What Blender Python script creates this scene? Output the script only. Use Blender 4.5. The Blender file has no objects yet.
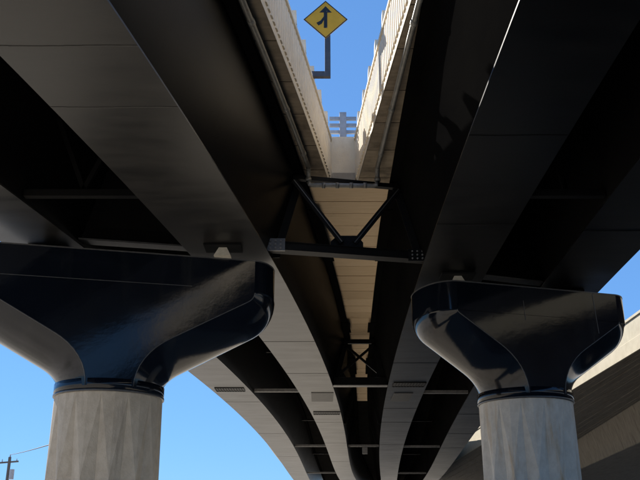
import bpy, bmesh, math, random
import numpy as np
from mathutils import Vector, Matrix
random.seed(7)
SC = bpy.context.scene
COL = SC.collection

# ------------------------------------------------------------------ camera
cam = bpy.data.cameras.new('camera'); camo = bpy.data.objects.new('camera', cam); COL.objects.link(camo)
camo.location = (0, 0, 1.6); camo.rotation_euler = (math.radians(90 + 20), 0, 0)
cam.sensor_width = 36.0; cam.lens = 36.0 * 840 / 640
cam.clip_start = 0.05; cam.clip_end = 3000
SC.camera = camo

# ------------------------------------------------------------------ sky, sun, exposure
SUN_AZ = math.radians(36)     # to the left of straight ahead
SUN_EL = math.radians(37)
w = bpy.data.worlds.new('World'); SC.world = w; w.use_nodes = True
nt = w.node_tree; nt.nodes.clear()
out = nt.nodes.new('ShaderNodeOutputWorld'); bg = nt.nodes.new('ShaderNodeBackground')
sky = nt.nodes.new('ShaderNodeTexSky'); sky.sky_type = 'NISHITA'; sky.sun_disc = False
sky.sun_elevation = SUN_EL; sky.sun_rotation = -SUN_AZ
sky.air_density = 1.0; sky.dust_density = 0.0; sky.ozone_density = 8.0
bg.inputs['Strength'].default_value = 0.15
gm = nt.nodes.new('ShaderNodeGamma'); gm.inputs[1].default_value = 0.48
tn = nt.nodes.new('ShaderNodeVectorMath'); tn.operation = 'MULTIPLY'; tn.inputs[1].default_value = (0.53, 0.90, 1.38)
nt.links.new(sky.outputs[0], gm.inputs[0]); nt.links.new(gm.outputs[0], tn.inputs[0])
nt.links.new(tn.outputs[0], bg.inputs[0]); nt.links.new(bg.outputs[0], out.inputs[0])
sl = bpy.data.lights.new('sun', 'SUN'); so = bpy.data.objects.new('sun', sl); COL.objects.link(so)
sl.energy = 5.0; sl.angle = math.radians(0.5); sl.color = (1, 0.94, 0.85)
sd = Vector((-math.sin(SUN_AZ) * math.cos(SUN_EL), math.cos(SUN_AZ) * math.cos(SUN_EL), math.sin(SUN_EL)))
so.rotation_euler = (-sd).to_track_quat('-Z', 'Y').to_euler(); so.location = sd * 60
vs = SC.view_settings
vs.view_transform = 'Standard'; vs.look = 'None'; vs.gamma = 1; vs.use_curve_mapping = False
vs.exposure = 0.9

# ------------------------------------------------------------------ materials
def mat(name, c1, c2=None, rough=0.6, spec=0.5, scale=2.0, stretch=(1, 1, 1), bump=0.0, bscale=30.0, metal=0.0,
        c3=None, s3=1.0, st3=(1, 1, 1), lo3=0.5, hi3=0.7, rvar=0.0, coat=0.0, bdist=0.02):
    m = bpy.data.materials.new(name); m.use_nodes = True
    t = m.node_tree; p = t.nodes['Principled BSDF']
    tc = t.nodes.new('ShaderNodeTexCoord')
    def noise(sc, st, detail=6.0):
        mp = t.nodes.new('ShaderNodeMapping'); mp.inputs['Scale'].default_value = st
        t.links.new(tc.outputs['Object'], mp.inputs[0])
        n = t.nodes.new('ShaderNodeTexNoise'); n.inputs['Scale'].default_value = sc; n.inputs['Detail'].default_value = detail
        n.inputs['Roughness'].default_value = 0.62
        t.links.new(mp.outputs[0], n.inputs['Vector']); return n
    n = noise(scale, stretch)
    r = t.nodes.new('ShaderNodeValToRGB')
    r.color_ramp.elements[0].position = 0.3; r.color_ramp.elements[1].position = 0.72
    r.color_ramp.elements[0].color = (*c1, 1); r.color_ramp.elements[1].color = (*(c2 or c1), 1)
    t.links.new(n.outputs['Fac'], r.inputs[0]); col = r.outputs[0]
    if c3:
        n3 = noise(s3, st3); r3 = t.nodes.new('ShaderNodeMapRange')
        r3.inputs['From Min'].default_value = lo3; r3.inputs['From Max'].default_value = hi3
        t.links.new(n3.outputs['Fac'], r3.inputs[0])
        mx = t.nodes.new('ShaderNodeMix'); mx.data_type = 'RGBA'
        t.links.new(r3.outputs[0], mx.inputs[0]); t.links.new(col, mx.inputs[6]); mx.inputs[7].default_value = (*c3, 1)
        col = mx.outputs[2]
    t.links.new(col, p.inputs['Base Color'])
    p.inputs['Roughness'].default_value = rough; p.inputs['Specular IOR Level'].default_value = spec
    p.inputs['Metallic'].default_value = metal; p.inputs['Coat Weight'].default_value = coat; p.inputs['Coat Roughness'].default_value = 0.08
    if rvar:
        rr = t.nodes.new('ShaderNodeMapRange'); rr.inputs['To Min'].default_value = max(0.02, rough - rvar); rr.inputs['To Max'].default_value = rough + rvar
        t.links.new(n.outputs['Fac'], rr.inputs[0]); t.links.new(rr.outputs[0], p.inputs['Roughness'])
    if bump:
        nb = noise(bscale, stretch, 8.0); b = t.nodes.new('ShaderNodeBump'); b.inputs['Strength'].default_value = bump; b.inputs['Distance'].default_value = bdist
        t.links.new(nb.outputs['Fac'], b.inputs['Height']); t.links.new(b.outputs[0], p.inputs['Normal'])
    return m

M = {}
M['steel'] = mat('black_girder_paint', (0.0035, 0.0035, 0.0038), (0.006, 0.0058, 0.0056), spec=0.10, rough=0.5, rvar=0.10, scale=0.7, stretch=(1, 0.35, 1), bump=0.12, bscale=0.9, bdist=0.03)
M['web'] = mat('matte_black_web_paint', (0.0035, 0.0035, 0.0038), (0.0065, 0.0063, 0.006), spec=0.0, rough=0.8, scale=0.7, stretch=(1, 0.35, 1))
M['sheen'] = mat('satin_black_web_paint', (0.0035, 0.0035, 0.0038), (0.0065, 0.0063, 0.006), spec=0.07, rough=0.34, rvar=0.06, scale=0.7, stretch=(1, 0.35, 1), bump=0.08, bscale=0.8, bdist=0.03)
M['slab_shade'] = mat('shade_black_slab', (0.006, 0.006, 0.0062), (0.013, 0.0125, 0.012), spec=0.0, rough=0.9, scale=2, bump=0.25, bscale=30)  # deck concrete coloured near-black in place of the shade under the slabs
M['flange'] = mat('dusty_black_flange_paint', (0.010, 0.0097, 0.0095), (0.026, 0.024, 0.022), spec=0.36, rough=0.36, rvar=0.09, scale=1.3, stretch=(0.5, 1.6, 1), bump=0.10, bscale=1.6, bdist=0.02)
M['flange_shade'] = mat('shade_dark_flange_paint', (0.0025, 0.0025, 0.0026), (0.006, 0.0058, 0.0055), spec=0.2, rough=0.36, rvar=0.09, scale=1.3, stretch=(0.5, 1.6, 1), bump=0.10, bscale=1.6, bdist=0.02)  # darker copy of the flange paint; shade on the right viaduct put into colour
M['hatch'] = mat('scuffed_hatch_paint', (0.03, 0.029, 0.027), (0.055, 0.052, 0.048), spec=0.3, rough=0.5, scale=5)
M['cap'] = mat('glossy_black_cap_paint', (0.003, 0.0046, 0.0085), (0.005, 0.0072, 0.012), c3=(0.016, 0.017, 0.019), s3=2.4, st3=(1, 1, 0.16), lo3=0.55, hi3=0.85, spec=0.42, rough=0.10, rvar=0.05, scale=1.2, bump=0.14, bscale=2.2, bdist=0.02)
M['bead'] = mat('weld_bead', (0.05, 0.05, 0.052), (0.09, 0.088, 0.085), rough=0.35, scale=8)
M['grey'] = mat('weathered_bolt_lit_chord_grey', (0.10, 0.10, 0.10), (0.20, 0.19, 0.18), rough=0.45, scale=9)  # weathered bolts; as chord colour it stands for light on the far frames
M['galv'] = mat('galvanised_pipe', (0.15, 0.148, 0.135), (0.26, 0.25, 0.225), rough=0.45, metal=0.3, c3=(0.13, 0.075, 0.04), s3=5, lo3=0.6, hi3=0.75, scale=6, rvar=0.1)
M['parapet'] = mat('cream_concrete', (0.72, 0.62, 0.47), (0.82, 0.73, 0.58), rough=0.85, scale=3, bump=0.25, bscale=40, c3=(0.55, 0.48, 0.38), s3=2.2, st3=(1, 1, 0.25), lo3=0.58, hi3=0.85)
M['slab'] = mat('slab_concrete', (0.30, 0.27, 0.225), (0.42, 0.38, 0.32), rough=0.88, scale=2, bump=0.25, bscale=30)
M['column'] = mat('cast_column_concrete', (0.43, 0.36, 0.27), (0.57, 0.49, 0.38), rough=0.86, scale=5.5, stretch=(1, 1, 0.7), bump=0.5, bscale=34, c3=(0.30, 0.25, 0.195), s3=5.0, st3=(1, 1, 0.10), lo3=0.58, hi3=0.78)
M['columnr'] = mat('stained_column_concrete', (0.50, 0.45, 0.38), (0.64, 0.585, 0.50), rough=0.86, scale=5.5, stretch=(1, 1, 0.7), bump=0.5, bscale=34, c3=(0.42, 0.26, 0.11), s3=3.0, st3=(1, 1, 0.14), lo3=0.5, hi3=0.72)
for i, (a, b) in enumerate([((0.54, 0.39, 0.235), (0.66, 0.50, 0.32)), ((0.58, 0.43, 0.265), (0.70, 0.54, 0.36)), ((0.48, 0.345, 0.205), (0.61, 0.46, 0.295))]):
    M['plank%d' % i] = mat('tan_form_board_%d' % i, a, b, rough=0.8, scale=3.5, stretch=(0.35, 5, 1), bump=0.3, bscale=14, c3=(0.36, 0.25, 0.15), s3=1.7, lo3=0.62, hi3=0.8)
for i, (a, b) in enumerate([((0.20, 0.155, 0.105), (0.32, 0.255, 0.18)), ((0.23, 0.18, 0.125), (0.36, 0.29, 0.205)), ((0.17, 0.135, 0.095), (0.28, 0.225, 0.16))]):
    M['dark%d' % i] = mat('grimy_shaded_form_board_%d' % i, a, b, rough=0.85, scale=3.0, stretch=(0.5, 3, 1), bump=0.4, bscale=14, c3=(0.10, 0.075, 0.05), s3=1.9, lo3=0.5, hi3=0.75)  # grime over a darker base that stands for weaker light under overhangs
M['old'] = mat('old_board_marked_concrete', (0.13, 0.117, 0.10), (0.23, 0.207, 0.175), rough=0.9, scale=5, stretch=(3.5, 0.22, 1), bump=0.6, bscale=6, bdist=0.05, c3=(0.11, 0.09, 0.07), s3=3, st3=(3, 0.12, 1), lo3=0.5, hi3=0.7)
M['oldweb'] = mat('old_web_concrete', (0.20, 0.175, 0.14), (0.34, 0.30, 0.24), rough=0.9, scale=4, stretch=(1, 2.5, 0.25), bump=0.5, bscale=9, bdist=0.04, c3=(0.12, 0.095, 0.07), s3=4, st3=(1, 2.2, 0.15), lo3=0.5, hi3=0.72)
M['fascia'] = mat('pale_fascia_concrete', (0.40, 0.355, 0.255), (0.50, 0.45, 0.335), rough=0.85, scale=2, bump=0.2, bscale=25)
M['ground'] = mat('dry_gravelly_soil', (0.42, 0.375, 0.31), (0.54, 0.485, 0.405), rough=0.95, scale=0.35, bump=0.6, bscale=6, bdist=0.05, c3=(0.24, 0.22, 0.16), s3=0.12, lo3=0.5, hi3=0.68)
M['added_asphalt'] = mat('added_dark_asphalt', (0.035, 0.035, 0.036), (0.065, 0.064, 0.062), rough=0.9, scale=1.2, bump=0.4, bscale=50)  # surface of the added road, dark to keep bounce light low
M['yellow'] = mat('sign_yellow', (0.72, 0.38, 0.012), (0.80, 0.43, 0.02), rough=0.4, scale=5)
M['black'] = mat('sign_black', (0.012, 0.012, 0.014), rough=0.45)
M['post'] = mat('dark_sign_post', (0.05, 0.055, 0.07), (0.09, 0.095, 0.11), rough=0.4, scale=6)
M['rail'] = mat('blue_grey_rail', (0.30, 0.33, 0.38), (0.42, 0.45, 0.50), rough=0.5, scale=6)
M['wood'] = mat('weathered_pole_wood', (0.10, 0.085, 0.07), (0.19, 0.165, 0.14), rough=0.9, scale=4, stretch=(4, 4, 0.3), bump=0.4, bscale=12)
M['wire'] = mat('wire_black', (0.02, 0.02, 0.022), rough=0.6)
M['bearing'] = mat('pale_bearing', (0.55, 0.50, 0.40), (0.68, 0.63, 0.52), rough=0.7, scale=12)
M['porcelain'] = mat('porcelain_grey', (0.35, 0.35, 0.36), (0.45, 0.45, 0.46), rough=0.3)

# ------------------------------------------------------------------ builders
def link(name, me, m, parent=None, smooth=False):
    o = bpy.data.objects.new(name, me); COL.objects.link(o)
    if m and not me.materials: me.materials.append(M[m])
    if parent: o.parent = parent
    if smooth: me.polygons.foreach_set('use_smooth', [True] * len(me.polygons))
    return o
def mesh(name, v, f, m, parent=None, smooth=False):
    me = bpy.data.meshes.new(name); me.from_pydata([tuple(map(float, q)) for q in v], [], f); me.update()
    b = bmesh.new(); b.from_mesh(me); bmesh.ops.recalc_face_normals(b, faces=b.faces); b.to_mesh(me); b.free()
    return link(name, me, m, parent, smooth)
def thing(name, label, cat, group=None, loc=(0, 0, 0)):
    o = bpy.data.objects.new(name, None); COL.objects.link(o); o.location = loc; o.empty_display_size = 0.3
    return tag(o, label, cat, group)
def tag(o, label, cat, group=None):
    o['label'] = label; o['category'] = cat
    if group: o['group'] = group
    return o
class MB:
    def __init__(s): s.v = []; s.f = []
    def prism(s, a, b):                      # two equal rings
        n = len(a); k = len(s.v); s.v += list(a) + list(b)
        s.f += [tuple(range(k, k + n)), tuple(range(k + 2 * n - 1, k + n - 1, -1))]
        s.f += [(k + i, k + (i + 1) % n, k + n + (i + 1) % n, k + n + i) for i in range(n)]
        return s
    def box(s, x0, x1, y0, y1, z0, z1):
        return s.prism([(x0, y0, z0), (x1, y0, z0), (x1, y1, z0), (x0, y1, z0)], [(x0, y0, z1), (x1, y0, z1), (x1, y1, z1), (x0, y1, z1)])
    def bar(s, p, q, w_, h_, up=(0, 0, 1)):  # rectangular bar
        p, q = Vector(p), Vector(q); d = (q - p).normalized(); u = Vector(up)
        if abs(d.dot(u)) > 0.98: u = Vector((0, 1, 0))
        a = d.cross(u).normalized(); b = a.cross(d).normalized()
        r = [(-w_ / 2, -h_ / 2), (w_ / 2, -h_ / 2), (w_ / 2, h_ / 2), (-w_ / 2, h_ / 2)]
        return s.prism([tuple(p + a * i + b * j) for i, j in r], [tuple(q + a * i + b * j) for i, j in r])
    def rod(s, p, q, r0, r1=None, n=12):
        p, q = Vector(p), Vector(q); d = (q - p).normalized(); r1 = r0 if r1 is None else r1
        u = Vector((0, 0, 1)) if abs(d.z) < 0.9 else Vector((1, 0, 0))
        a = d.cross(u).normalized(); b = a.cross(d).normalized()
        ring = lambda c, r: [tuple(c + a * r * math.cos(t * 2 * math.pi / n) + b * r * math.sin(t * 2 * math.pi / n)) for t in range(n)]
        return s.prism(ring(p, r0), ring(q, r1))
    def tube(s, pts, r, n=10):
        pts = [Vector(p) for p in pts]; k = len(s.v)
        for i, p in enumerate(pts):
            d = (pts[min(i + 1, len(pts) - 1)] - pts[max(i - 1, 0)]).normalized()
            u = Vector((0.13, 0.09, 1)) if abs(d.z) < 0.85 else Vector((0.2, 1, 0.1))
            a = d.cross(u).normalized(); b = a.cross(d).normalized()
            s.v += [tuple(p + a * r * math.cos(t * 2 * math.pi / n) + b * r * math.sin(t * 2 * math.pi / n)) for t in range(n)]
        for i in range(len(pts) - 1):
            for t in range(n):
                s.f.append((k + i * n + t, k + i * n + (t + 1) % n, k + (i + 1) * n + (t + 1) % n, k + (i + 1) * n + t))
        s.f.append(tuple(range(k, k + n))); s.f.append(tuple(range(k + len(pts) * n - 1, k + (len(pts) - 1) * n - 1, -1)))
        return s
    def build(s, name, m, parent=None, smooth=False): return mesh(name, s.v, s.f, m, parent, smooth)
def loft(name, prof, ys, m, parent=None, smooth=False):      # prof(y) -> ring of (x, z)
    v = []; f = []; n = len(prof(ys[0]))
    for y in ys: v += [(x, y, z) for x, z in prof(y)]
    for i in range(len(ys) - 1):
        for t in range(n): f.append((i * n + t, i * n + (t + 1) % n, (i + 1) * n + (t + 1) % n, (i + 1) * n + t))
    f.append(tuple(range(n))); f.append(tuple(range(len(ys) * n - 1, (len(ys) - 1) * n - 1, -1)))
    return mesh(name, v, f, m, parent, smooth)
def frange(a, b, s):
    n = max(1, round((b - a) / s)); return [a + (b - a) * i / n for i in range(n + 1)]

# ------------------------------------------------------------------ alignment of the two merging roads (plan curves, metres)
def poly(c, lo=6.0, hi=92.0):
    c = np.array(c); d = np.polyder(c)
    def g(y):
        if y < lo: return float(np.polyval(c, lo) + (y - lo) * np.polyval(d, lo))
        if y > hi: return float(np.polyval(c, hi) + (y - hi) * np.polyval(d, hi))
        return float(np.polyval(c, y))
    return g
Ar = poly([1.59765607e-05, -2.88675782e-03, 2.20646025e-01, -4.38907414e+00])
Al = poly([1.47961497e-05, -2.93849591e-03, 2.40558953e-01, -6.59111338e+00])
Br = poly([1.46834060e-05, -3.34496969e-03, 2.74354867e-01, -9.35785899e+00])
Bl = lambda y: Br(y) - 1.68
Cl = poly([-4.19668719e-06, 1.15428994e-03, -2.95342858e-02, 2.66693621e+00])
Cr = lambda y: Cl(y) + 1.65
Dr = poly([-9.08611950e-06, 1.68697720e-03, -2.25160191e-02, 7.26253258e+00])
Dl = lambda y: Dr(y) - 1.62
ZF, ZT, ZS = 8.0, 10.12, 10.30          # bottom flange, top flange, deck soffit
LEAN = 0.58
Lpar = lambda y: Ar(y) + max(0.95, 1.13 + (y - 12) * 0.022)
Rpar = lambda y: Cl(y) - max(0.78, 0.93 + (y - 12) * 0.082)
GORE = 19.9
YS = frange(-34, 8, 3) + frange(8, 60, 1.3)[1:] + frange(60, 128, 3)[1:]

# ------------------------------------------------------------------ ground
g = mesh('ground', [(-1500, -1500, 0), (1500, -1500, 0), (1500, 1500, 0), (-1500, 1500, 0)], [(0, 1, 2, 3)], 'ground'); g['kind'] = 'structure'
added_road = mesh('road', [(3.0, -120, 0.004), (26, -120, 0.004), (26, 48, 0.004), (3.0, 48, 0.004)], [(0, 1, 2, 3)], 'added_asphalt'); added_road['kind'] = 'structure'  # unseen road, added to cut ground bounce onto the right viaduct
for x in (3.4, 6.4, 10.0, 13.7, 25.4):
    ln = mesh('lane_marking', [(x - .06, -120, 0.008), (x + .06, -120, 0.008), (x + .06, 48, 0.008), (x - .06, 48, 0.008)], [(0, 1, 2, 3)], 'fascia', added_road)

# ------------------------------------------------------------------ steel tub girders and decks
left = thing('steel_viaduct', 'black steel viaduct with pale underside plates resting on the tan-columned pier', 'bridge', 'merging steel viaducts', (-4, 18.6, 0))
right = thing('steel_viaduct', 'black steel viaduct beside the old concrete bridge, resting on the rust-stained column', 'bridge', 'merging steel viaducts', (5, 21.4, 0))
def keep(o, p):                # parent a part that was built in world coordinates
    o.parent = p
    root = p
    while root.parent: root = root.parent
    o.matrix_parent_inverse = Matrix.Translation(-root.location) if p is root else Matrix()
    return o
_mesh_link = link
def link(name, me, m, parent=None, smooth=False):
    o = _mesh_link(name, me, m, None, smooth)
    if parent: keep(o, parent)
    return o

def girder(root, L, R, seams, fm='flange'):
    t = loft('bottom_flange', lambda y: [(L(y), ZF), (R(y), ZF), (R(y), ZF + 0.035), (L(y), ZF + 0.035)], YS, fm, root)
    for e, s in ((L, -1), (R, 1)):
        b = lambda y, e=e, s=s: e(y) - s * 0.03
        loft('web', lambda y, b=b, s=s: [(b(y), ZF + 0.036), (b(y) + s * LEAN, ZT - 0.002), (b(y) + s * LEAN - s * 0.03, ZT - 0.002), (b(y) - s * 0.03, ZF + 0.036)], YS, 'web' if fm == 'flange_shade' else 'sheen', root)
        tf = loft('top_flange', lambda y, b=b, s=s: [(b(y) + s * LEAN - 0.20, ZT), (b(y) + s * LEAN + 0.20, ZT), (b(y) + s * LEAN + 0.20, ZT + 0.04), (b(y) + s * LEAN - 0.20, ZT + 0.04)], YS, 'web', root)
        loft('haunch', lambda y, b=b, s=s: [(b(y) + s * LEAN - 0.18, ZT + 0.041), (b(y) + s * LEAN + 0.18, ZT + 0.041), (b(y) + s * LEAN + 0.18, ZS + 0.03), (b(y) + s * LEAN - 0.18, ZS + 0.03)], YS, 'slab_shade', root)
    for y in seams:              # welded plate joints across the flange
        o = MB()
        yy = frange(0, 1, 0.125)
        for i in range(8):
            x0 = L(y) + (R(y) - L(y)) * yy[i]; x1 = L(y) + (R(y) - L(y)) * yy[i + 1]
            d = 0.05 * math.sin(i * 0.8)
            o.box(x0, x1, y - 0.012 + d * 0.2, y + 0.012 + d * 0.2, ZF - 0.006, ZF - 0.001)
        o.build('weld_seam', 'hatch' if fm == 'flange' else 'steel', t)
    return t
def grille(fl, xc, y, w_, l_):
    o = MB(); n = 11
    o.box(xc - w_ / 2, xc + w_ / 2, y - l_ / 2, y - l_ / 2 + 0.03, ZF - 0.03, ZF - 0.002)
    o.box(xc - w_ / 2, xc + w_ / 2, y + l_ / 2 - 0.03, y + l_ / 2, ZF - 0.03, ZF - 0.002)
    for i in range(n + 1):
        x = xc - w_ / 2 + w_ * i / n
        o.box(x - 0.014, x + 0.014, y - l_ / 2 + 0.031, y + l_ / 2 - 0.031, ZF - 0.028, ZF - 0.004)
    gr = o.build('drain_grille', 'steel', fl)
    MB().box(xc - w_ / 2 + 0.02, xc + w_ / 2 - 0.02, y - l_ / 2 + 0.035, y + l_ / 2 - 0.035, ZF - 0.003, ZF - 0.001).build('grille_opening', 'wire', fl)
def hatch(fl, xc, y, w_, l_):
    MB().box(xc - w_ / 2, xc + w_ / 2, y - l_ / 2, y + l_ / 2, ZF - 0.022, ZF - 0.001).build('access_hatch', 'hatch', fl)
fA = girder(left, Al, Ar, [9.85, 11.55, 27.5, 33.0, 47.0, 57, 70])
fB = girder(left, Bl, Br, [12.5, 40, 52, 66])
fC = girder(right, Cl, Cr, [12.5, 16.6, 31, 42, 47, 58], 'flange_shade')
fD = girder(right, Dl, Dr, [13, 17, 44, 52, 60], 'flange_shade')
grille(fA, (Al(43.5) + Ar(43.5)) / 2 + 0.05, 43.5, 1.35, 1.0); hatch(fA, (Al(38.6) + Ar(38.6)) / 2 + 0.15, 38.6, 1.0, 2.4)
grille(fB, (Bl(36.6) + Br(36.6)) / 2, 36.6, 1.25, 0.9)
grille(fC, (Cl(35.4) + Cr(35.4)) / 2 + 0.05, 35.4, 1.35, 1.0); hatch(fC, (Cl(38.6) + Cr(38.6)) / 2 - 0.1, 38.6, 0.85, 2.2)

def topx(e, s, y, z): return e(y) - s * 0.03 + s * LEAN * (z - ZF) / (ZT - ZF)     # web face at a height
# deck slabs
loft('deck_slab', lambda y: [(Bl(y) - 1.75, ZS + 0.031), (Lpar(y) - 0.01, ZS + 0.031), (Lpar(y) - 0.01, ZS + 0.28), (Bl(y) - 1.75, ZS + 0.28)], [y for y in YS if y < GORE] + [GORE], 'slab_shade', left)
loft('deck_slab', lambda y: [(Bl(y) - 1.75, ZS + 0.031), (topx(Ar, 1, y, ZT) - 0.02, ZS + 0.031), (topx(Ar, 1, y, ZT) - 0.02, ZS + 0.28), (Bl(y) - 1.75, ZS + 0.28)], [GORE + 0.01] + [y for y in YS if y > GORE + 0.1], 'slab_shade', left)
loft('deck_slab', lambda y: [(Rpar(y) + 0.01, ZS + 0.031), (Dr(y) + 1.05, ZS + 0.031), (Dr(y) + 1.05, ZS + 0.28), (Rpar(y) + 0.01, ZS + 0.28)], [y for y in YS if y < GORE] + [GORE], 'slab_shade', right)
loft('deck_slab', lambda y: [(topx(Cl, -1, y, ZT) + 0.02, ZS + 0.031), (Dr(y) + 1.05, ZS + 0.031), (Dr(y) + 1.05, ZS + 0.28), (topx(Cl, -1, y, ZT) + 0.02, ZS + 0.28)], [GORE + 0.01] + [y for y in YS if y > GORE + 0.1], 'slab_shade', right)
# outer parapets
loft('outer_parapet', lambda y: [(Bl(y) - 1.78, ZS + 0.0), (Bl(y) - 1.72, ZS + 0.0), (Bl(y) - 1.5, ZS + 0.281), (Bl(y) - 1.5, ZS + 1.3), (Bl(y) - 1.78, ZS + 1.3)], YS, 'parapet', left)
loft('outer_parapet', lambda y: [(Dr(y) + 1.08, ZS + 0.0), (Dr(y) + 1.02, ZS + 0.0), (Dr(y) + 0.8, ZS + 0.281), (Dr(y) + 0.8, ZS + 1.3), (Dr(y) + 1.08, ZS + 1.3)], YS, 'parapet', right)

# soffit boards under the inner overhangs
def boards(root, xa, xb, ys, gap=0.035, kind='plank'):
    for i in range(len(ys) - 1):
        y0, y1 = ys[i] + gap / 2, ys[i + 1] - gap / 2
        dz = random.uniform(-0.006, 0.006)
        MB().prism([(xa(y0), y0, ZS + dz), (xb(y0), y0, ZS + dz), (xb(y1), y1, ZS + dz), (xa(y1), y1, ZS + dz)],
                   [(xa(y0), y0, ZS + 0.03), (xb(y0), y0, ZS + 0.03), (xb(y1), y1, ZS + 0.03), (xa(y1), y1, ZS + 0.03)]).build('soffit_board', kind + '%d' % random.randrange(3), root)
def cuts(a, b, s, j):
    ys = [a]
    while ys[-1] < b - s * 0.7: ys.append(ys[-1] + s * random.uniform(1 - j, 1 + j))
    ys.append(b) if b - ys[-1] > s * 0.3 else ys.__setitem__(-1, b)
    return ys
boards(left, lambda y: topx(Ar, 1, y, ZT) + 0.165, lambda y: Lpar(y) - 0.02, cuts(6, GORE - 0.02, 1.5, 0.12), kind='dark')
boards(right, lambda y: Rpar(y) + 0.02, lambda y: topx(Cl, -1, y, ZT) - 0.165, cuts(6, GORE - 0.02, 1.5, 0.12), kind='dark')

# ribbed inner parapets with little posts
def parapet(root, e, s):        # s: side of the gap the face looks to (+1 = faces +x)
    ys = frange(-4, GORE - 0.02, 0.8)
    t = 0.26
    wall = loft('parapet', lambda y: [(e(y), ZS - 0.02), (e(y), ZS + 1.26), (e(y) - s * t, ZS + 1.26), (e(y) - s * t, ZS + 0.285), (e(y) - s * 0.006, ZS + 0.285), (e(y) - s * 0.006, ZS - 0.02)], ys, 'parapet', root)
    o = MB(); y = 6.0; p = 0.195
    while y < GORE - 0.2:
        a, b = y, y + 0.155
        z0, z1 = ZS + 0.15, ZS + 1.18
        def ring(z, d):
            return [(e(a) - s * 0.002, a, z), (e(b) - s * 0.002, b, z), (e(b - .025) + s * d, b - .025, z), (e(a + .025) + s * d, a + .025, z)]
        o.prism(ring(z0, 0.032), ring(z1, 0.032)); y += p
    r = o.build('ribbed_face', 'parapet', wall); r['kind'] = 'stuff'
    loft('coping', lambda y: [(e(y) + s * 0.05, ZS + 1.261), (e(y) + s * 0.05, ZS + 1.34), (e(y) - s * (t + 0.03), ZS + 1.34), (e(y) - s * (t + 0.03), ZS + 1.261)], ys, 'parapet', wall)
    y = 8.35
    while y < GORE - 0.3:
        x = e(y)
        MB().prism([(x - s * 0.22, y - 0.13, ZS + 1.341), (x + s * 0.045, y - 0.13, ZS + 1.341), (x + s * 0.045, y + 0.13, ZS + 1.341), (x - s * 0.22, y + 0.13, ZS + 1.341)],
                   [(x - s * 0.20, y - 0.11, ZS + 1.68), (x + s * 0.03, y - 0.11, ZS + 1.68), (x + s * 0.03, y + 0.11, ZS + 1.68), (x - s * 0.20, y + 0.11, ZS + 1.68)]).build('post', 'parapet', wall)
        y += 1.07
    return wall
pL = parapet(left, Lpar, 1); pR = parapet(right, Rpar, -1)

# cross frames between the two tubs of a viaduct
def bolts(parent, c, nx, nz, dx, dz, ang=0):
    o = MB()
    for i in range(nx):
        for k in range(nz):
            x = (i - (nx - 1) / 2) * dx; z = (k - (nz - 1) / 2) * dz
            p = Vector(c) + Vector((x, ang * x, z)); o.rod(p, p + Vector((0, -0.03, 0)), 0.022, n=6)
    b = o.build('bolt_group', 'grey', parent); b['kind'] = 'stuff'
def tubframe(root, e0, s0, e1, s1, y):
    a = lambda z: topx(e0, s0, y, z); b = lambda z: topx(e1, s1, y, z)
    r = MB().bar((a(8.2), y, 8.16), (b(8.2), y, 8.16), 0.16, 0.14).build('cross_frame', 'grey' if y > 30 else 'steel', root)  # far chords coloured grey for the light on them
    MB().bar((a(9.95), y, 9.95), (b(9.95), y, 9.95), 0.12, 0.12).build('top_chord', 'steel', r)
    m_ = (a(8.2) + b(8.2)) / 2
    for q in (a, b) if y < 30 else ():
        MB().bar((m_, y + 0.05, 8.26), (q(9.9), y + 0.05, 9.9), 0.09, 0.09).build('diagonal', 'steel', r)
    return r
for y in (15.35, 37.8, 60.0, 83):
    tubframe(left, Br, 1, Al, -1, y); tubframe(right, Cr, 1, Dl, -1, y + (0.4 if y > 20 else 0))
# deep diaphragms over the piers
def diaphragm(root, e0, s0, e1, s1, y, dy):
    a = lambda z: topx(e0, s0, y, z); b = lambda z: topx(e1, s1, y + dy, z)
    o = MB().prism([(a(8.12), y, 8.12), (b(8.12), y + dy, 8.12), (b(10.1), y + dy, 10.1), (a(10.1), y, 10.1)], [(a(8.12), y + .04, 8.12), (b(8.12), y + dy + .04, 8.12), (b(10.1), y + dy + .04, 10.1), (a(10.1), y + .04, 10.1)]).build('pier_diaphragm', 'steel', root)
    MB().prism([(a(8.1), y - .15, 8.08), (b(8.1), y + dy - .15, 8.08), (b(8.1), y + dy + .19, 8.08), (a(8.1), y + .19, 8.08)], [(a(8.1), y - .15, 8.118), (b(8.1), y + dy - .15, 8.118), (b(8.1), y + dy + .19, 8.118), (a(8.1), y + .19, 8.118)]).build('lower_flange', 'bead', o)
diaphragm(left, Br, 1, Al, -1, 17.9, 0.5); diaphragm(right, Cr, 1, Dl, -1, 20.6, 0.6)

# vertical web stiffeners along the inner faces
for root, e, s, yl in ((left, Ar, 1, (18.95, 35.9, 48, 60)), (right, Cl, -1, (19.2, 35.9, 48, 60))):
    for y in yl:
        x0, x1 = topx(e, s, y, 8.05), topx(e, s, y, ZT - 0.01)
        MB().prism([(x0, y, 8.05), (x0 + s * 0.19, y, 8.05), (x1 + s * 0.19, y, ZT - 0.01), (x1, y, ZT - 0.01)], [(x0, y + 0.025, 8.05), (x0 + s * 0.19, y + 0.025, 8.05), (x1 + s * 0.19, y + 0.025, ZT - 0.01), (x1, y + 0.025, ZT - 0.01)]).build('web_stiffener', 'steel', root)
    for ya, yb in ((21.0, 25.3), (33.2, 34.8), (40, 44)):     # bolted splice plates on the top flange
        f0 = lambda y: topx(e, s, y, ZT)
        loft('splice_plate', lambda y: [(f0(y) - 0.02 * s, ZT - 0.03), (f0(y) + s * 0.30, ZT - 0.03), (f0(y) + s * 0.30, ZT - 0.002), (f0(y) - 0.02 * s, ZT - 0.002)], frange(ya, yb, 1), 'web', root)

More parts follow.
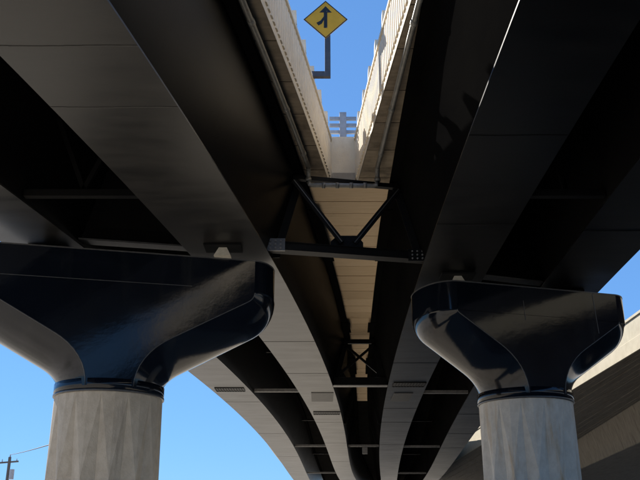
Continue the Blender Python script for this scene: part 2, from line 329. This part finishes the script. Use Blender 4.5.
# ------------------------------------------------------------------ infill deck past the gore
inf = thing('infill_deck', 'tan boarded deck strip closing the gap between the two black viaducts', 'bridge deck', None, (0.6, 20, ZS))
ia = lambda y: topx(Ar, 1, y, ZT) + 0.16; ib = lambda y: max(topx(Cl, -1, y, ZT) - 0.16, ia(y) + 0.02)
boards(inf, ia, ib, cuts(GORE, 54, 0.95, 0.1))
loft('slab', lambda y: [(ia(y) - 0.14, ZS + 0.032), (ib(y) + 0.14, ZS + 0.032), (ib(y) + 0.14, ZS + 0.275), (ia(y) - 0.14, ZS + 0.275)], frange(GORE, 54, 1.5), 'slab', inf)
loft('far_slab', lambda y: [(topx(Ar, 1, y, ZT) - 0.1, ZS + 0.032), (topx(Cl, -1, y, ZT) + 0.1, ZS + 0.032), (topx(Cl, -1, y, ZT) + 0.1, ZS + 0.275), (topx(Ar, 1, y, ZT) - 0.1, ZS + 0.275)], frange(54.01, 128, 4), 'slab_shade', inf)
xa, xb = Lpar(GORE) + 0.01, Rpar(GORE) - 0.01
wl = MB().box(xa, xb, GORE - 0.16, GORE + 0.1, ZS + 0.02, ZS + 1.36).build('gore_wall', 'parapet', inf)
MB().box(xa + 0.02, xb - 0.02, GORE - 0.22, GORE - 0.161, ZS + 0.03, ZS + 0.30).build('kerb', 'slab', inf)
for z in (1.55, 1.75, 1.95):
    MB().bar((xa - 0.05, GORE - 0.05, ZS + z), (xb + 0.05, GORE - 0.05, ZS + z), 0.06, 0.09).build('rail', 'rail', inf)
MB().box((xa + xb) / 2 - 0.09, (xa + xb) / 2 + 0.09, GORE - 0.14, GORE + 0.02, ZS + 1.361, ZS + 2.1).build('rail_post', 'rail', inf)

# ------------------------------------------------------------------ cross frames between the viaducts
def kframe():
    yl, yr = 18.55, 19.35; k = lambda x: yl + (yr - yl) * (x + 1.1) / 3.6
    t = thing('cross_frame', 'black steel K brace with heavy lower beam spanning between the viaducts by the drain pipe', 'brace', 'braces between the viaducts', (0.7, 19, 8))
    x0, x1 = topx(Ar, 1, yl, 8.2) - 0.03, topx(Cl, -1, yr, 8.2) + 0.03
    lo = MB().bar((x0 - 0.06, k(x0), 8.18), (x1 + 0.06, k(x1), 8.18), 0.26, 0.17).build('lower_chord', 'steel', t)
    for z in (8.085, 8.275):
        MB().bar((x0 - 0.05, k(x0), z), (x1 + 0.05, k(x1), z), 0.32, 0.018).build('chord_flange', 'steel', lo)
    for x, sgn in ((x0 + 0.16, 1), (x1 - 0.16, -1)):
        pl = MB().box(x - 0.22, x + 0.22, k(x) - 0.19, k(x) - 0.135, 8.03, 8.33).build('end_plate', 'bead' if sgn > 0 else 'steel', t)  # left plate given a lighter colour, as if lit
        bolts(pl, (x, k(x) - 0.19, 8.18), 3, 3, 0.12, 0.09)
    xm = (x0 + x1) / 2 + 0.02
    MB().prism([(xm - 0.42, k(xm) - 0.02, 8.27), (xm + 0.36, k(xm) - 0.02, 8.27), (xm + 0.36, k(xm) - 0.02, 8.42), (xm + 0.22, k(xm) - 0.02, 8.60), (xm - 0.26, k(xm) - 0.02, 8.60), (xm - 0.42, k(xm) - 0.02, 8.45)],
               [(xm - 0.42, k(xm) + 0.02, 8.27), (xm + 0.36, k(xm) + 0.02, 8.27), (xm + 0.36, k(xm) + 0.02, 8.42), (xm + 0.22, k(xm) + 0.02, 8.60), (xm - 0.26, k(xm) + 0.02, 8.60), (xm - 0.42, k(xm) + 0.02, 8.45)]).build('gusset', 'steel', t)
    tx0, tx1 = topx(Ar, 1, yl, 9.95), topx(Cl, -1, yr, 9.95)
    MB().bar((tx0 + 0.02, k(tx0), 10.0), (tx1 - 0.02, k(tx1), 10.0), 0.14, 0.11).build('top_chord', 'steel', t)
    for xe, xg in ((tx0 + 0.05, xm - 0.15), (tx1 - 0.05, xm + 0.15)):
        d = MB().bar((xg, k(xg) - 0.06, 8.4), (xe, k(xe) - 0.06, 9.9), 0.13, 0.10, up=(0, 1, 0)).build('diagonal', 'steel', t)
        MB().bar((xg, k(xg) - 0.12, 8.4), (xe, k(xe) - 0.12, 9.9), 0.02, 0.02, up=(0, 1, 0)).build('angle_lip', 'bead', d)
kframe()
def xframe(y):
    t = thing('cross_frame', 'black steel X brace crossing the tan boarded strip between the viaducts', 'brace', 'braces between the viaducts', (1.6, y, 8))
    a = lambda z: topx(Ar, 1, y, z); b = lambda z: topx(Cl, -1, y, z)
    MB().bar((a(8.2) + .02, y, 8.2), (b(8.2) - .02, y, 8.2), 0.3, 0.34).build('lower_chord', 'steel', t)
    MB().bar((a(8.1) + .02, y, 8.02), (b(8.1) - .02, y, 8.02), 0.4, 0.03).build('chord_flange', 'grey', t)
    MB().bar((a(9.95) + .02, y, 9.95), (b(9.95) - .02, y, 9.95), 0.16, 0.18).build('top_chord', 'steel', t)
    MB().bar((a(8.4) + .1, y - .08, 8.42), (b(9.8) - .1, y - .08, 9.8), 0.1, 0.12, up=(0, 1, 0)).build('diagonal', 'steel', t)
    MB().bar((b(8.4) - .1, y + .08, 8.42), (a(9.8) + .1, y + .08, 9.8), 0.1, 0.12, up=(0, 1, 0)).build('diagonal', 'steel', t)
    for q, s in ((a, 1), (b, -1)):
        MB().prism([(q(8.35) + s * .01, y - .02, 8.4), (q(8.35) + s * .5, y - .02, 8.4), (q(8.9) + s * .05, y - .02, 8.95)], [(q(8.35) + s * .01, y + .02, 8.4), (q(8.35) + s * .5, y + .02, 8.4), (q(8.9) + s * .05, y + .02, 8.95)]).build('gusset', 'steel', t)
xframe(35.9)
y = 60
t = thing('cross_frame', 'far black strut between the viaducts below where the tan boards end', 'brace', 'braces between the viaducts', (3, y, 8))
MB().bar((topx(Ar, 1, y, 8.2) + .02, y, 8.16), (topx(Cl, -1, y, 8.2) - .02, y, 8.16), 0.16, 0.14).build('lower_chord', 'grey', t)  # grey stands for light falling on the far strut
MB().bar(((Ar(y) + Cl(y)) / 2 + .1, y, 8.05), ((Ar(y) + Cl(y)) / 2 + .1, y, 7.6), 0.35, 0.2).build('gusset', 'grey', t)

# ------------------------------------------------------------------ piers
def pier(name, label, cx, cy, ang, ztop, zc, prof, mcol, seams, T=1.10, R=1.15):
    root = thing(name, label, 'bridge pier', 'hammerhead piers under the viaducts', (cx, cy, 0))
    root.rotation_euler.z = ang
    # column: a shaft of long staggered facets
    n = 13; dz = 1.75; v = []; f = []; k = 0; z = -0.3; rows = []
    zs = []
    z = zc
    while z > -0.3: zs.append(z); z -= dz
    zs.append(-0.4); zs = zs[::-1]
    for i, z in enumerate(zs):
        off = 0.5 * (i % 2)
        for j in range(2 * n):
            a = (j + off * 2) * math.pi / n
            r = (R + 0.035) if j % 2 == 0 else R - 0.10
            if i == len(zs) - 1: r = R + 0.012
            v.append((r * math.cos(a), r * math.sin(a), z))
        rows.append(i)
    N = 2 * n
    for i in range(len(zs) - 1):
        o0 = 1 if i % 2 else 0; o1 = 1 if (i + 1) % 2 else 0
        for j in range(N):
            # vertex index for angular slot j on a ring with offset o: slot = index + o
            q = lambda ring, o, slot: ring * N + (slot - o) % N
            a, b, c, d = q(i, o0, j), q(i, o0, j + 1), q(i + 1, o1, j + 1), q(i + 1, o1, j)
            if (j + o0) % 2 == 0: f += [(a, b, c), (a, c, d)]
            else: f += [(a, b, d), (b, c, d)]
    f.append(tuple(range(N))); f.append(tuple(range(len(zs) * N - 1, (len(zs) - 1) * N - 1, -1)))
    me = bpy.data.meshes.new('column'); me.from_pydata(v, [], f); me.update()
    b_ = bmesh.new(); b_.from_mesh(me); bmesh.ops.recalc_face_normals(b_, faces=b_.faces); b_.to_mesh(me); b_.free()
    o = _mesh_link('column', me, mcol); o.parent = root
    # cap: silhouette swept round to a flat front and back face
    # right-hand silhouette: plumb end, kinked lower corner, straight underside, tight elbow, collar
    L, zk, zb, aU, Rn, rE = prof     # half length, height of the end crease, height of the elbow, slope of the underside, neck half width, corner radius
    Q = []; Nn = []; RR = []; TH = []
    up0 = Vector((math.cos(aU), math.sin(aU)))                 # direction along the underside, outwards
    nU = Vector((-math.sin(aU), math.cos(aU)))                  # inward normal of the underside
    re = 0.24                                                   # elbow radius
    def add(p, n_, r_, t_): Q.append(Vector(p)); Nn.append(Vector(n_).normalized()); RR.append(r_); TH.append(math.radians(t_))
    for t in range(5): add((L, ztop - (ztop - zk) * t / 4), (-1, 0), 0.62, 86)
    # corner arc: from a direction 14 degrees off plumb to the underside
    a0 = math.radians(-2); a1 = -math.pi / 2 + aU
    cc = Vector((L + 0.02 - rE * math.cos(a0), zk - 0.02 - rE * math.sin(a0)))
    for t in range(9):
        a = a0 + (a1 - a0) * t / 8
        p = cc + Vector((math.cos(a), math.sin(a))) * rE
        m_ = t / 8
        add(p, Vector((-1, 0)).lerp(nU, m_ ** 0.8), 0.62 + 0.02 * m_, 43 + 20 * (1 - m_))
    pe = Q[-1].copy()
    # straight run down to the elbow
    run = (pe.x - (Rn + 0.40)) / math.cos(aU)
    for t in range(1, 9): add(pe - up0 * run * t / 8, nU, 0.64, 43)
    pe = Q[-1].copy()
    ctl = Vector((Rn, pe.y - 0.40 * math.tan(aU))); end = Vector((Rn, zc + 0.12))
    for t in range(1, 9):
        m_ = t / 8; add(pe * (1 - m_) ** 2 + ctl * 2 * m_ * (1 - m_) + end * m_ ** 2, nU.lerp(Vector((-1, 0)), m_), 0.64, 43)
    n = len(Q)
    K = 10; v = []; f = []
    idx = {}
    def inner(i, u):
        c = Q[i] + Nn[i] * RR[i] * (1 - math.cos(u * TH[i])) / (1 - math.cos(TH[i]))
        if c.y > ztop: c.y = ztop
        return max(c.x, 0.0), c.y
    for side in (1, -1):
        for i in range(n):
            for k in range(-K, K + 1):
                x, z = inner(i, abs(k) / K)
                idx[side, i, k] = len(v); v.append((side * x, (1 if k > 0 else -1) * T * math.sin(abs(k) / K * TH[i]) / math.sin(TH[i]), z))
    for side in (1, -1):
        for i in range(n - 1):
            for k in range(-K, K): f.append((idx[side, i, k], idx[side, i, k + 1], idx[side, i + 1, k + 1], idx[side, i + 1, k]))
    flat = []
    for i in range(n - 1):
        for k in (-K, K): f.append((idx[1, i, k], idx[-1, i, k], idx[-1, i + 1, k], idx[1, i + 1, k]))
    for k in range(-K, K): f.append((idx[1, 0, k], idx[-1, 0, k], idx[-1, 0, k + 1], idx[1, 0, k + 1]))
    me = bpy.data.meshes.new('cap'); me.from_pydata(v, [], f)
    b_ = bmesh.new(); b_.from_mesh(me); bmesh.ops.remove_doubles(b_, verts=b_.verts, dist=0.0005); bmesh.ops.dissolve_degenerate(b_, edges=b_.edges, dist=0.0005)
    bmesh.ops.recalc_face_normals(b_, faces=b_.faces)
    for fc in b_.faces: fc.smooth = True
    for e_ in b_.edges:
        if len(e_.link_faces) == 2 and e_.calc_face_angle(0) > 0.01 and sum(abs(q.normal.y) > 0.9999 for q in e_.link_faces) == 1: e_.smooth = False
        if len(e_.link_faces) == 2 and e_.calc_face_angle(0) > 0.30: e_.smooth = False
    b_.to_mesh(me); b_.free()
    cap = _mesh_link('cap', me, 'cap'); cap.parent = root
    for side in (1, -1):          # weld bead along the edge of the flat face
        pts = [(side * max(inner(i, 1.0)[0], 0.0), -T - 0.002, inner(i, 1.0)[1]) for i in range(6, n)]
        mb = MB().tube(pts, 0.011, 6); me = bpy.data.meshes.new('edge_bead'); me.from_pydata(mb.v, [], mb.f); me.update()
        o = _mesh_link('edge_bead', me, 'bead', None, True); o.parent = cap
    # collar ring, top plate and weld seams
    def ringz(r0, r1, z0, z1):
        v = []; f = []; m_ = 48
        for r, z in ((r0, z0), (r1, z0), (r1, z1), (r0, z1)): v += [(r * math.cos(a * 2 * math.pi / m_), r * math.sin(a * 2 * math.pi / m_), z) for a in range(m_)]
        for q in range(4):
            for a in range(m_): f.append((q * m_ + a, q * m_ + (a + 1) % m_, ((q + 1) % 4) * m_ + (a + 1) % m_, ((q + 1) % 4) * m_ + a))
        return v, f
    v, f = ringz(R - 0.25, R + 0.04, zc + 0.046, zc + 0.27)
    me = bpy.data.meshes.new('collar'); me.from_pydata(v, [], f); me.update(); o = _mesh_link('collar', me, 'cap', None, True); o.parent = cap
    v, f = ringz(R - 0.06, R + 0.047, zc + 0.002, zc + 0.045)
    me = bpy.data.meshes.new('base_ring'); me.from_pydata(v, [], f); me.update(); o = _mesh_link('base_ring', me, 'bead', None, True); o.parent = cap
    # top plate: thin rim following the rounded plan of the cap
    v = []; f = []
    ring = [(x, y) for (x, y) in [(inner(0, abs(k) / K)[0] + 0.006, (1 if k > 0 else -1) * (T + 0.006) * math.sin(abs(k) / K * TH[0]) / math.sin(TH[0])) for k in range(-K, K + 1)]]
    ring = ring + [(-x, y) for x, y in ring[::-1]]
    m_ = len(ring)
    v = [(x, y, ztop + 0.001) for x, y in ring] + [(x, y, ztop + 0.03) for x, y in ring]
    f = [tuple(range(m_)), tuple(range(2 * m_ - 1, m_ - 1, -1))] + [(i, (i + 1) % m_, m_ + (i + 1) % m_, m_ + i) for i in range(m_)]
    me = bpy.data.meshes.new('top_plate'); me.from_pydata(v, [], f); me.update(); o = _mesh_link('top_plate', me, 'bead'); o.parent = cap
    for (x0, z0, x1, z1) in seams:
        o = MB().bar((x0, -T - 0.002, z0), (x1, -T - 0.002, z1), 0.012, 0.014, up=(0, 1, 0))
        me = bpy.data.meshes.new('weld_seam'); me.from_pydata(o.v, [], o.f); me.update(); o = _mesh_link('weld_seam', me, 'bead'); o.parent = cap
    return root
zt = 7.70
profL = (3.62, 6.98, 5.02, math.radians(29), 1.13, 0.95)
pierL = pier('bridge_pier', 'pier of tan faceted column under a wide black cap joining paler underside girders', -4.65, 18.6, math.radians(13), zt, 4.62, profL, 'column',
     [(-2.9, 7.02, 1.6, 7.02)])
profR = (2.86, 7.0, 5.36, math.radians(34), 1.13, 0.78)
pierR = pier('bridge_pier', 'pier of pale rust-stained faceted column under a compact glossy black cap', 5.2, 21.4, math.radians(16), zt, 4.94, profR, 'columnr',
     [(1.55, 7.68, 1.62, 6.65), (-0.45, 7.35, -0.43, 6.85)])

# ------------------------------------------------------------------ bearings on the caps
def bearing(label, x, y, pale):
    t = thing('bridge_bearing', label, 'bearing', 'bearings between caps and girders', (x, y, zt + 0.031))
    def put(name, mb, m):
        me = bpy.data.meshes.new(name); me.from_pydata(mb.v, [], mb.f); me.update(); o = _mesh_link(name, me, m); o.parent = t
    put('sole_plate', MB().box(-0.42, 0.42, -0.28, 0.28, 0.215, 0.262), 'steel')
    put('pedestal', MB().prism([(-0.19, -0.17, 0.001), (0.19, -0.17, 0.001), (0.19, 0.17, 0.001), (-0.19, 0.17, 0.001)], [(-0.09, -0.1, 0.214), (0.09, -0.1, 0.214), (0.09, 0.1, 0.214), (-0.09, 0.1, 0.214)]), 'bearing' if pale else 'steel')
bearing('small pale trapezoid bearing on the wide cap of the tan column', -2.2, 18.02, True)
bearing('small pale trapezoid bearing on the compact cap of the rust-stained column', 3.45, 20.15, True)
bearing('dark steel bearing on the wide cap of the tan column', -6.2, 18.2, False)
bearing('dark steel bearing on the compact cap of the rust-stained column', 6.6, 21.7, False)

# ------------------------------------------------------------------ drain pipe
dp = thing('drain_pipe', 'grey metal drain pipe running under both overhangs and linked below the gore', 'pipe', None, (0.6, 19.7, 10))
zp = ZS - 0.16
lp = lambda y: Lpar(y) * 0.45 + topx(Ar, 1, y, ZT) * 0.55 + 0.06
rp = lambda y: Rpar(y) * 0.55 + topx(Cl, -1, y, ZT) * 0.45 - 0.06
runs = []
YP = 18.35
for fn in (lp, rp):
    MB().tube([(fn(y), y, zp) for y in frange(4, YP, 0.6)], 0.055, 12).build('pipe_run', 'galv', dp, True)
    x = fn(YP)
    pts = [(x, YP + 0.02 + 0.14 * math.sin(a), zp - 0.14 + 0.14 * math.cos(a)) for a in [i * math.pi / 12 for i in range(7)]]
    e = MB().tube(pts + [(x, YP + 0.16, zp - 0.30)], 0.058, 12).build('elbow', 'galv', dp, True)
    MB().tube([(x, YP + 0.16, zp - 0.22), (x, YP + 0.16, zp - 0.30)], 0.075, 12).build('collar', 'galv', e, True)
    for y in (9.3, 12.4, 15.5, 17.6):
        c = MB().tube([(fn(y - .06), y - .06, zp), (fn(y + .06), y + .06, zp)], 0.068, 12).build('coupling', 'galv', dp, True)
        MB().bar((fn(y), y + 0.15, zp + 0.05), (fn(y), y + 0.15, ZS - 0.01), 0.03, 0.03).build('hanger', 'grey', c)
xl, xr = lp(YP), rp(YP)
zc_ = zp - 0.40
MB().tube([(xl, YP + 0.16, zp - 0.305), (xl + 0.03, YP + 0.16, zc_ + 0.02), (xl + 0.10, YP + 0.16, zc_), (xr - 0.10, YP + 0.16, zc_ - 0.02), (xr - 0.03, YP + 0.16, zc_), (xr, YP + 0.16, zp - 0.305)], 0.055, 12).build('cross_pipe', 'galv', dp, True)
for u in (0.22, 0.42, 0.62, 0.82):
    x = xl + (xr - xl) * u; MB().tube([(x - .04, YP + 0.16, zc_ - .01), (x + .04, YP + 0.16, zc_ - .01)], 0.069, 12).build('coupling', 'galv', dp, True)

# ------------------------------------------------------------------ merge sign on its bracket
ysg = 16.6
sx, sz = 0.13, 13.10
sg = thing('road_sign', 'yellow diamond sign with black merging arrow on an L-shaped dark post', 'road sign', None, (sx, ysg, 11.6))
h = 0.515
MB().prism([(sx, ysg, sz - h), (sx + h, ysg, sz), (sx, ysg, sz + h), (sx - h, ysg, sz)], [(sx, ysg + 0.01, sz - h), (sx + h, ysg + 0.01, sz), (sx, ysg + 0.01, sz + h), (sx - h, ysg + 0.01, sz)]).build('sign_panel', 'yellow', sg)
o = MB()
h1, h0 = h - 0.004, h - 0.034
c = [(0, -1), (1, 0), (0, 1), (-1, 0)]
for i in range(4):
    a, b = c[i], c[(i + 1) % 4]
    q = [(sx + a[0] * h1, sz + a[1] * h1), (sx + b[0] * h1, sz + b[1] * h1), (sx + b[0] * h0, sz + b[1] * h0), (sx + a[0] * h0, sz + a[1] * h0)]
    o.prism([(x, ysg - 0.004, z) for x, z in q], [(x, ysg - 0.001, z) for x, z in q])
o.build('border', 'black', sg)
o = MB()
def flat(q): o.prism([(sx + x * 1.15, ysg - 0.005, sz + z * 1.1) for x, z in q], [(sx + x * 1.15, ysg - 0.001, sz + z * 1.1) for x, z in q])
flat([(-0.035, -0.21), (0.035, -0.21), (0.035, 0.17), (-0.035, 0.17)])
flat([(-0.125, 0.171), (0.125, 0.171), (0.0, 0.33)])
flat([(-0.036, -0.015), (-0.036, 0.075), (-0.10, -0.03), (-0.185, -0.085), (-0.145, -0.15), (-0.075, -0.105)])
o.build('merge_arrow', 'black', sg)
zb = 11.66
MB().box(sx - 0.02, sx + 0.11, ysg + 0.012, ysg + 0.13, zb - 0.06, sz + 0.12).build('post', 'post', sg)
MB().box(Lpar(ysg) - 0.05, sx - 0.021, ysg + 0.016, ysg + 0.126, zb - 0.062, zb + 0.07).build('bracket_arm', 'post', sg)
for z in (sz - 0.22, sz + 0.22): MB().rod((sx + 0.03, ysg - 0.008, z), (sx + 0.03, ysg - 0.001, z), 0.012, n=8).build('bolt', 'grey', sg)

# ------------------------------------------------------------------ old concrete bridge
ob = thing('concrete_bridge', 'old board-marked concrete bridge with pale sunlit edge beyond the black viaducts', 'bridge', None, (14, 45, 0))
fx = lambda y: 13.55 - (y - 60) * 0.005
wx = lambda y: max(15.2, 18.1 + 0.1 * (y - 47.8)) if y < 85 else 21.82 + (y - 85) * 0.03
YB = frange(8, 160, 4)
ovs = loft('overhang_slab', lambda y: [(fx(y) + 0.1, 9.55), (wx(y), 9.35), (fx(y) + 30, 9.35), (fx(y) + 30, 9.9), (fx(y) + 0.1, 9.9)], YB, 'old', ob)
NB = 26
for i in range(NB):          # imprint of each form board under the overhang
    d = random.uniform(0.004, 0.045); a_, b_ = (i + 0.04) / NB, (i + 0.96) / NB
    mixx = lambda y, q: fx(y) + 0.12 + (wx(y) - 0.05 - fx(y) - 0.12) * q
    mixz = lambda q: 9.55 - 0.2 * q
    loft('board_imprint', lambda y, a_=a_, b_=b_, d=d: [(mixx(y, a_), mixz(a_) - d), (mixx(y, b_), mixz(b_) - d), (mixx(y, b_), mixz(b_) - 0.001), (mixx(y, a_), mixz(a_) - 0.001)], YB, 'old', ovs)
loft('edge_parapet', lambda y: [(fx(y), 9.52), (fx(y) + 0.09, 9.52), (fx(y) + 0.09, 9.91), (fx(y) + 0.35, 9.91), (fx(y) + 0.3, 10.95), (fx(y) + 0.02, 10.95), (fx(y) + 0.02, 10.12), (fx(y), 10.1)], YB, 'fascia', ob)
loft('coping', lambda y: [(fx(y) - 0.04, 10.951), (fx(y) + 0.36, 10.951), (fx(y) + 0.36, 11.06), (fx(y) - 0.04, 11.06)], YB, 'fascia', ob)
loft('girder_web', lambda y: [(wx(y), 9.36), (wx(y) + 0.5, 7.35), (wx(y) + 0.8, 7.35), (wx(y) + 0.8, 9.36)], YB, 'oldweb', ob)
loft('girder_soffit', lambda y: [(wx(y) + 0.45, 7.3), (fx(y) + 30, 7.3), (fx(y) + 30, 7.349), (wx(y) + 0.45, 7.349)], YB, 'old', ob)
for y in (26, 100):
    MB().rod((fx(y) + 17, y, -0.3), (fx(y) + 17, y, 7.299), 0.9, n=24).build('column', 'slab', ob)

# ------------------------------------------------------------------ utility pole and wire
px, py = -25.85, 72.0
up = thing('utility_pole', 'weathered wooden utility pole with crossarm and transformer past the tan column', 'utility pole', None, (px, py, 0))
MB().rod((px, py, -0.4), (px, py, 8.55), 0.17, 0.12, 12).build('pole', 'wood', up)
ca = MB().bar((px - 1.15, py, 8.05), (px + 0.75, py, 8.2), 0.12, 0.13).build('crossarm', 'wood', up)
for dx in (-1.05, -0.6, 0.6):
    MB().rod((px + dx, py, 8.15 + dx * 0.04 + 0.02), (px + dx, py, 8.40 + dx * 0.04), 0.05, 0.03, 8).build('insulator', 'porcelain', ca)
MB().rod((px + 0.02, py, 8.55), (px + 0.02, py, 8.75), 0.06, 0.04, 8).build('insulator', 'porcelain', up)
MB().rod((px + 0.34, py - 0.1, 6.75), (px + 0.34, py - 0.1, 7.55), 0.2, n=14).build('transformer', 'porcelain', up)
def wire(lab, a, b, sag):
    a, b = Vector(a), Vector(b)
    pts = [a.lerp(b, t / 20) - Vector((0, 0, sag * 4 * (t / 20) * (1 - t / 20))) for t in range(21)]
    tag(MB().tube(pts, 0.02, 6).build('power_line', 'wire'), lab, 'wire')
wire('black wire rising from the utility pole behind the tan column', (px + 0.02, py, 8.74), (-5.3, 19.4, 4.0), 0.06)
wire('black wire leaving the utility pole away from the column', (px - 1.05, py, 8.36), (px - 28, py + 8, 8.6), 0.6)
